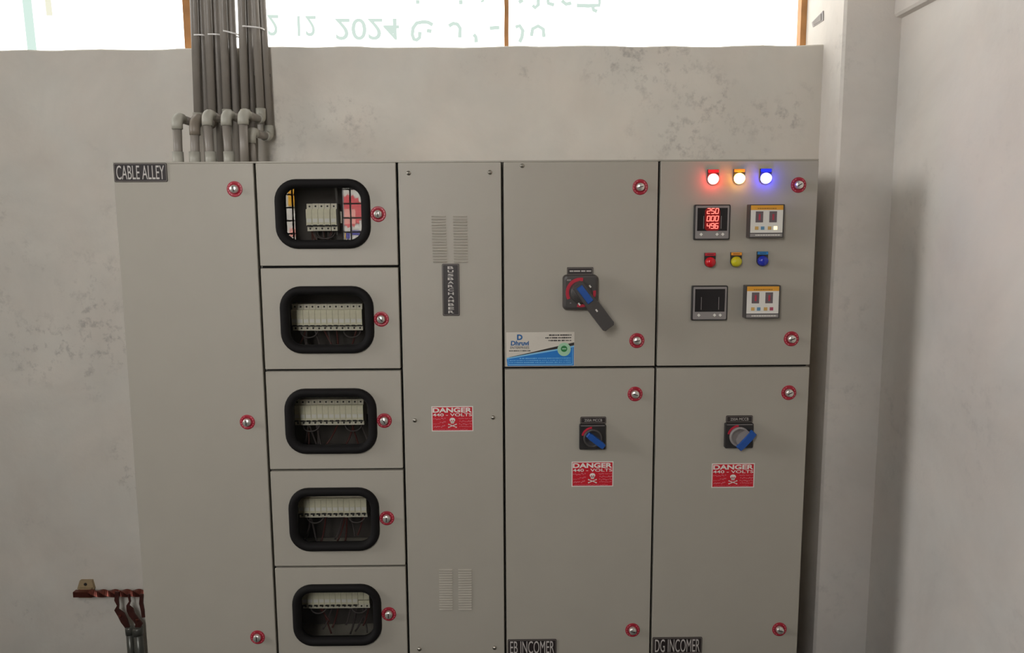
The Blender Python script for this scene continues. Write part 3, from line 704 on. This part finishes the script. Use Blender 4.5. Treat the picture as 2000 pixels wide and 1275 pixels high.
lamp(1496.5, 348, tbl, mat('lens_blue_lit', (160, 170, 255), .3, emit=(.06, .055, 1.0), estr=44), 'lit blue indicator lamp', True)
lamp(1387.5, 512, tr, mat('lens_red', (196, 26, 36), .22), 'unlit red indicator lamp', False)
lamp(1438.5, 511, ty, mat('lens_yellow', (196, 188, 34), .22), 'unlit yellow indicator lamp', False)
lamp(1490, 509.5, tb, mat('lens_blue', (40, 52, 168), .22), 'unlit blue indicator lamp', False)
# multifunction meters
M_DIG = mat('led_red', (255, 70, 60), .4, emit=(1.0, .22, .17), estr=1.7)
M_GLOW = mat('led_glow_paint', (150, 14, 18), .3)  # red glow around the LED digits, painted as a plain dark red
SEGS = {'0': 'abcdef', '2': 'abged', '4': 'fgbc', '5': 'afgcd', '6': 'afgedc', '9': 'abcdfg'}
def seven(mbx, ch, x, z, w_, h_, y):
    sl = .12*h_; th = w_*.27
    pts = {'a': ((0, 1), (1, 1)), 'b': ((1, 1), (1, .5)), 'c': ((1, .5), (1, 0)), 'd': ((0, 0), (1, 0)), 'e': ((0, .5), (0, 0)), 'f': ((0, 1), (0, .5)), 'g': ((0, .5), (1, .5))}
    for s__ in SEGS[ch]:
        (u0, v0), (u1, v1) = pts[s__]
        mbx.ribbon([(x+u0*w_+sl*v0, z+v0*h_), (x+u1*w_+sl*v1, z+v1*h_)], th, y, y+.0003)
def mfm(pxa, pya, pxb, pyb, on):
    (xa, zb), (xb, za) = P(pxa, pya, -.010), P(pxb, pyb, -.010); cx, cz, wd, hh = (xa+xb)/2, (za+zb)/2, xb-xa, zb-za
    m_ = MB().stack(cx, cz, [(wd, hh, .004, 0), (wd, hh, .004, -.009), (wd-.002, hh-.002, .004, -.0105)], 4).build('panel_meter', M_BLACKP, t)
    m_['label'] = 'square digital meter with glowing red digits' if on else 'square digital meter with blank dark screen'
    MB().stack(cx, cz, [(wd*.93, hh*.93, .003, -.010), (wd*.93, hh*.93, .003, -.0115)], 3).build('bezel', M_MGREY, m_)
    sx0, sx1 = xa+wd*.085, xb-wd*.085; sz1 = zb-hh*.095; sz0 = zb-hh*.745
    MB().box(sx0, sx1, -.0122, -.0113, sz0, sz1).build('screen', M_SCREEN, m_)
    for u in (.26, .745): MB().box(xa+wd*(u-.006), xa+wd*(u+.006), -.0126, -.0121, sz0+.006, sz0+hh*.42).build('screen_line', M_MGREY, m_)
    for u in (.20, .64, .80):
        MB().poly([(xa+wd*u+dx*.0048, zb-hh*.845+dz*.0048) for dx, dz in ((1, 0), (0, 1), (-1, 0), (0, -1))], -.0128, -.0113).build('button', M_WHITE, m_)
    if on:
        gx = xa+wd*.50
        MB().stack(gx, (sz0+sz1)/2, [(wd*.42, sz1-sz0, .010, -.0121), (wd*.42, sz1-sz0, .010, -.0124)], 5).build('digit_glow_patch', M_GLOW, m_)  # patch coloured like the glow of the digits
        dg_ = MB(); rows = ('250', '000', '496'); h_ = hh*.140; w_ = wd*.078
        for k, rw in enumerate(rows):
            z_ = zb-hh*(.115+.21*k)-h_
            for j, ch in enumerate(rw): seven(dg_, ch, gx-wd*.155+j*wd*.115, z_, w_, h_, -.0129)
            if k: q = gx-wd*.155+(.095 if k == 1 else .21)*wd; dg_.box(q, q+.0016, -.0129, -.0126, z_-.0006, z_+.0012)
        dg_.build('digits', M_DIG, m_)
mfm(1356.5, 399.5, 1425, 468, True); mfm(1352, 558, 1420, 625.5, False)
M_DISP = mat('timer_window', (104, 92, 96), .3); M_TRED = mat('timer_red', (186, 52, 74), .4); M_SQY = mat('key_yellow', (206, 164, 92), .5); M_SQB = mat('key_blue', (96, 144, 178), .5); M_SQR = mat('key_red', (168, 72, 96), .5); M_SQL = mat('key_lit', (255, 240, 190), .4, emit=(1, .85, .5), estr=1.3)
def timer(pxa, pya, pxb, pyb, lit):
    (xa, zb), (xb, za) = P(pxa, pya, -.028), P(pxb, pyb, -.028); cx, cz, wd, hh = (xa+xb)/2, (za+zb)/2, xb-xa, zb-za
    m_ = MB().stack(cx, cz, [(wd, hh, .002, 0), (wd, hh, .002, -.027), (wd-.001, hh-.001, .002, -.028)], 3).build('relay_unit', M_GREYP, t)
    m_['label'] = 'white-faced relay with orange band and one glowing key' if lit else 'white-faced relay with orange band and all keys dark'
    y = -.0281
    X_ = lambda u: xa+u*wd
    Z_ = lambda v: zb-v*hh
    MB().box(X_(.03), X_(.955), y-.0006, y+.001, Z_(.85), Z_(.17)).build('white_face', M_WHITE, m_)
    MB().box(X_(.03), X_(.955), y-.0007, y+.001, Z_(.17), Z_(.03)).build('orange_band', M_ORANGE, m_)
    MB().box(X_(.03), X_(.955), y-.0006, y+.001, Z_(.97), Z_(.875)).build('grey_band', M_MGREY, m_)
    g_ = MB(); r_ = random.Random(3)
    for (u0, u1, v, h, mi) in ((.22, .76, .125, .028, 0), (.18, .90, .92, .03, 1)):
        u = u0
        while u < u1: du = r_.uniform(.03, .08); g_.box(X_(u), X_(min(u+du, u1)), y-.0010, y-.0005, Z_(v+h/2), Z_(v-h/2), mi); u += du+.012
    g_.build('fine_print', [mat('band_print', (150, 104, 40), .5), M_WHITE], m_)
    for u in (.17, .565):
        d_ = MB().box(X_(u), X_(u+.215), y-.0012, y-.0004, Z_(.54), Z_(.21)).build('display_window', M_DISP, m_)
        for q in (.085, .115): MB().box(X_(u+q), X_(u+q+.022), y-.0016, y-.0010, Z_(.47), Z_(.29)).build('red_mark', M_TRED, m_)
    for u, k in ((.16, M_SQY), (.33, M_SQB), (.53, M_SQY), (.70, M_SQL if lit else M_SQR)):
        MB().box(X_(u), X_(u+.10), y-.0016, y-.0004, Z_(.76), Z_(.66)).build('key', k, m_)
timer(1465, 399, 1530.5, 464, True); timer(1457.5, 557.5, 1522.5, 621.5, False)

# ================================================================== CONDUITS
YR, YB, YF = .395, .424, .222          # front row on the wall, second row against the wall, drops into the cabinet roof
RP = .0132
def arc3(c, a, b, r, n_=6):            # quarter bend from direction a to direction b, corner at c
    c, a, b = Vector(c), Vector(a).normalized(), Vector(b).normalized()
    o = c - a*r + b*r
    return [o + (-b)*r*math.cos(k*math.pi/2/n_) + a*r*math.sin(k*math.pi/2/n_) for k in range(n_+1)]
G_C = 'grey conduits rising past the high window'
TOPZ = CEIL_Z - .002
def vtop(pt, pb, y, ztop):             # line through two pixels of a pipe lying in the plane y, extended up to ztop
    (xa, za), (xb, zb) = P(pt, 0, y), P(pb, 209, y)
    if ztop > za: return xa
    return xb + (xa-xb)*(ztop-zb)/(za-zb)
def bent(pt, pb, front, zpy, drop_bottom, fitting, socket, label, YF=YF, br=.022, YR=YR):
    xb, _ = P(pb, 209, YR)
    xf, zf = P(front, zpy, YF)
    xt = vtop(pt, pb, YR, TOPZ)
    c = thing('conduit', label, 'conduit', (xf, YF, ZT), G_C)
    MB().tube([(xt, YR, TOPZ), (xt, YR, P(pt, 0, YR)[1]+.02), (xb, YR, zf+.03)], RP).build('riser', M_PVC, c)
    # rear elbow (down -> forward), link, front elbow (forward -> down)
    Cb = Vector((xb, YR, zf)); Cf = Vector((xf, YF, zf)); dirn = (Cf-Cb).normalized()
    e1 = [Cb+Vector((0, 0, .038))] + arc3(Cb, (0, 0, -1), dirn, .022) + [Cb+dirn*.038]
    e2 = [Cf-dirn*(br+.016)] + arc3(Cf, dirn, (0, 0, -1), br) + [Cf+Vector((0, 0, -br-.014))]
    MB().tube(e1, RP*1.24, 14).build('elbow', fitting, c); MB().tube(e2, RP*1.24, 14).build('elbow', fitting, c)
    MB().tube([Cb+dirn*.03, Cf-dirn*.03], RP).build('link_pipe', M_PVC, c)
    xd = P(drop_bottom, 312, YF)[0]
    MB().tube([(xf, YF, zf-.03), (xd, YF, ZT)], RP).build('drop_pipe', M_PVC, c)
    if socket: MB().tube([(xd, YF, ZT+.049), (xd, YF, ZT+.0005)], RP*1.28, 14).build('socket', M_PVC_L, c)
    return c
bent(379, 386, 345, 229, 348, M_PVC_L, True, 'grey conduit beside the orange window post, its pale elbow dropping nearest the CABLE ALLEY plate')
bent(405, 414, 379, 229, 381, M_PVC_B, True, 'grey conduit with a brownish swept bend into the cable cabinet roof', YF, .040)
bent(435, 443, 404, 222, 412, M_PVC_L, True, 'grey conduit with a pale elbow and socket right next to the brownish bend')
bent(472, 479, 441, 222, 448, M_PVC_L, True, 'grey conduit at the bright gap, its pale elbow and socket farthest from the plate')
bent(497, 509, 474, 220, 477.5, M_PVC_L, False, 'grey conduit whose high pale elbow drops without a socket into the cable cabinet roof')
cj = bent(511, 523, 488.5, 257, 494, M_PVC_L, False, 'grey conduit', .268, .022, .421)
cj['label'] = 'grey conduit held by a wall saddle, with the lowest elbow of the bundle'
for pt, pb, LAB_S in ((392, 402, 'straight grey wall conduit between the brown-bend riser and the orange post riser'), (420.5, 428.5, 'straight grey wall conduit next to the brown-bend riser, away from the orange post'),
                      (451, 460, 'straight grey wall conduit bordering the bright gap in the bundle'), (484, 490, 'shadowed straight grey wall conduit between the gap and the saddled conduit')):
    xt = vtop(pt, pb, YB, TOPZ); xb = vtop(pt, pb, YB, ZT-.3)
    c = thing('conduit', LAB_S, 'conduit', (xb, YB, ZT), G_C)
    MB().tube([(xt, YB, TOPZ), (xt, YB, P(pt, 0, YB)[1]+.02), (xb, YB, ZT-.3)], RP).build('riser', M_PVC, c)
# saddle clip and bright screw on the last riser
YR6 = .421
x, z = P(516, 144, YR6)
MB().tube([(x-.019, YR6, z-.007), (x-.019, YR6, z+.007)], RP*1.1, 14).build('saddle', M_PVC, cj)
MB().box(x-.001, x+.012, WALL_Y-.004, WALL_Y, z-.005, z+.005).build('saddle_foot', M_GREYP, cj)
MB().cyl(x-.004, z, [(.0045, YR6+.004), (.0045, YR6-.007), (.003, YR6-.009), (0, YR6-.009)], 12, cap1=False).build('saddle_screw', M_TIE, cj)
# cable ties
def tie(pxa, pya, pxb, pyb, y, label):
    (xa, za), (xb, zb) = P(pxa, pya, y-RP), P(pxb, pyb, y-RP); pts_ = []
    xm, dx = (xa+xb)/2, (xb-xa)/2; n_ = 20
    Ls = []
    for k in range(n_):
        a = 2*math.pi*k/n_; ex = math.copysign(abs(math.cos(a))**.6, math.cos(a)); ey = math.copysign(abs(math.sin(a))**.6, math.sin(a))
        q = Vector((xm+ex*dx, (YR+YB)/2 + ey*((YB-YR)/2+RP+.0008), za+(zb-za)*(ex+1)/2))
        Ls.append([q+Vector((0, 0, -.0022)), q+Vector((0, 0, .0022)), q*1.0+Vector((ex*.0012, ey*.0012, .0022)), q+Vector((ex*.0012, ey*.0012, -.0022))])
    return tag(MB().loops(Ls, closed=True).build('cable_tie', M_TIE), label, 'cable tie', 'cable ties on the conduit bundle')
tie(373.5, 68, 399, 68, YR, 'thin white cable tie on the conduits beside the orange post'); tie(400, 66.5, 430, 67, YR, 'thin level white cable tie round the brown-bend riser and its neighbour')
tie(429.5, 58, 465, 67, YR, 'thin slanting white cable tie beside the bright gap'); tie(466, 50, 511, 54, YR, 'longest white cable tie, round the conduits beyond the bright gap')

# ================================================================== EARTH BAR AND PIPES (low left on the back wall)
YE = WALL_Y - .035
(xa, za), (xb, zb) = P(145.5, 1159, YE), P(278, 1157, YE)
e = thing('earth_bar', 'twisted reddish copper earth bar on a resin wall bracket beside the cable cabinet', 'earth bar', (xa, WALL_Y, za))
Ls = []; n_ = 90; xe = xb+.28; sq = .0105
for k in range(n_+1):
    x = xa + (xe-xa)*k/n_; tw = 0 if x < xa+.05 else (x-xa-.05)*math.pi*2/.17
    Ls.append([(x, YE+sq*1.35*math.cos(tw+math.pi/4+q*math.pi/2), za+sq*1.35*math.sin(tw+math.pi/4+q*math.pi/2)) for q in range(4)])
MB().loops(Ls).build('bar', M_COPPER, e)
bx0, bz0 = P(152, 1170, WALL_Y-.012); bx1, bz1 = P(179, 1133.5, WALL_Y-.012)
br = MB()
br.loops([[(x, WALL_Y-.012, z) for x, z in ((bx0, za+.005), (bx1+.006, za+.005), (bx1, bz1), (bx0+.012, bz1))], [(x, WALL_Y, z) for x, z in ((bx0, za+.005), (bx1+.006, za+.005), (bx1, bz1), (bx0+.012, bz1))]])
br.box(bx0+.012, bx1+.002, YE+.010, WALL_Y, za-.022, za+.013)
br.build('wall_bracket', M_BRACKET, e)
hx, hz = P(167, 1141, WALL_Y-.012)
MB().cyl(hx, hz, [(.006, WALL_Y-.0118), (.006, WALL_Y-.0128), (.0, WALL_Y-.0128)], 12, cap1=False).build('screw_hole', M_DARK, e)
# lugs: flat straps from the bar down to the pipes
YL = YE - .022
def strap(name, pxs, wds, label, m__=M_LUG):
    q = [Vector((P(a, b, YL)[0], YL, P(a, b, YL)[1])) for a, b in pxs]; Ls = []
    for i, p_ in enumerate(q):
        t_ = (q[min(i+1, len(q)-1)]-q[max(i-1, 0)]).normalized(); nn = Vector((-t_.z, 0, t_.x))*wds[i]/2
        Ls.append([p_+nn+Vector((0, -.003, 0)), p_-nn+Vector((0, -.003, 0)), p_-nn+Vector((0, .003, 0)), p_+nn+Vector((0, .003, 0))])
    o = MB().loops(Ls).build(name, m__); return tag(o, label, 'earth strap', 'earth straps under the copper bar')
s1 = strap('earth_strap', [(229, 1155), (228, 1172), (231, 1182), (228, 1190), (237, 1200), (243, 1212), (248, 1222), (252, 1232)], [.014, .015, .007, .016, .026, .026, .018, .012], 'dark red copper strap twisting from the bar to the thinner grey pipe')
s2 = strap('earth_strap', [(251, 1160), (254, 1174), (250, 1182), (254, 1190), (258, 1200), (266, 1210), (272, 1218), (268, 1228)], [.006, .006, .010, .024, .022, .020, .026, .014], 'dark brown folded copper strap running from the bar to the thicker grey pipe')
for o_, pb_ in ((s1, (235, 1202)), (s2, (268, 1210))):
    bx, bz = P(pb_[0], pb_[1], YL-.003); MB().cyl(bx, bz, [(.006, YL-.003), (.006, YL-.008), (.004, YL-.010), (0, YL-.010)], 6, cap1=False, smooth=False).build('bolt', M_COPPER, o_)
s3 = strap('earth_strap', [(277, 1160), (276, 1178), (279, 1192), (281, 1205)], [.012, .014, .012, .012], 'short dark copper strap half hidden by the cable cabinet edge')
def epipe(pxt, pyt, pxb, r_, label):
    (xt, zt), (xb2, zb2) = P(pxt, pyt, YL), P(pxb, 1275, YL)
    xf = xt + (xb2-xt)*(zt-.0)/(zt-zb2)*.3
    o = thing('earth_pipe', label, 'pipe', (xf, YL, 0), 'grey earth pipes on the back wall')
    MB().tube([(xf, YL, 0), (xt, YL, zt-.02)], r_, 16).build('pipe', M_GPIPE, o)
    MB().tube([(xt, YL, zt-.028), (xt, YL, zt-.004), (xt, YL, zt)], r_*1.15, 16, radii=[r_*1.18, r_*1.18, r_*.95]).build('end_collar', M_GPIPE, o)
epipe(252, 1224, 255, .0115, 'thinner grey earth pipe standing under the copper bar')
epipe(268.5, 1224, 274, .0165, 'thicker grey earth pipe standing beside the cable cabinet edge')
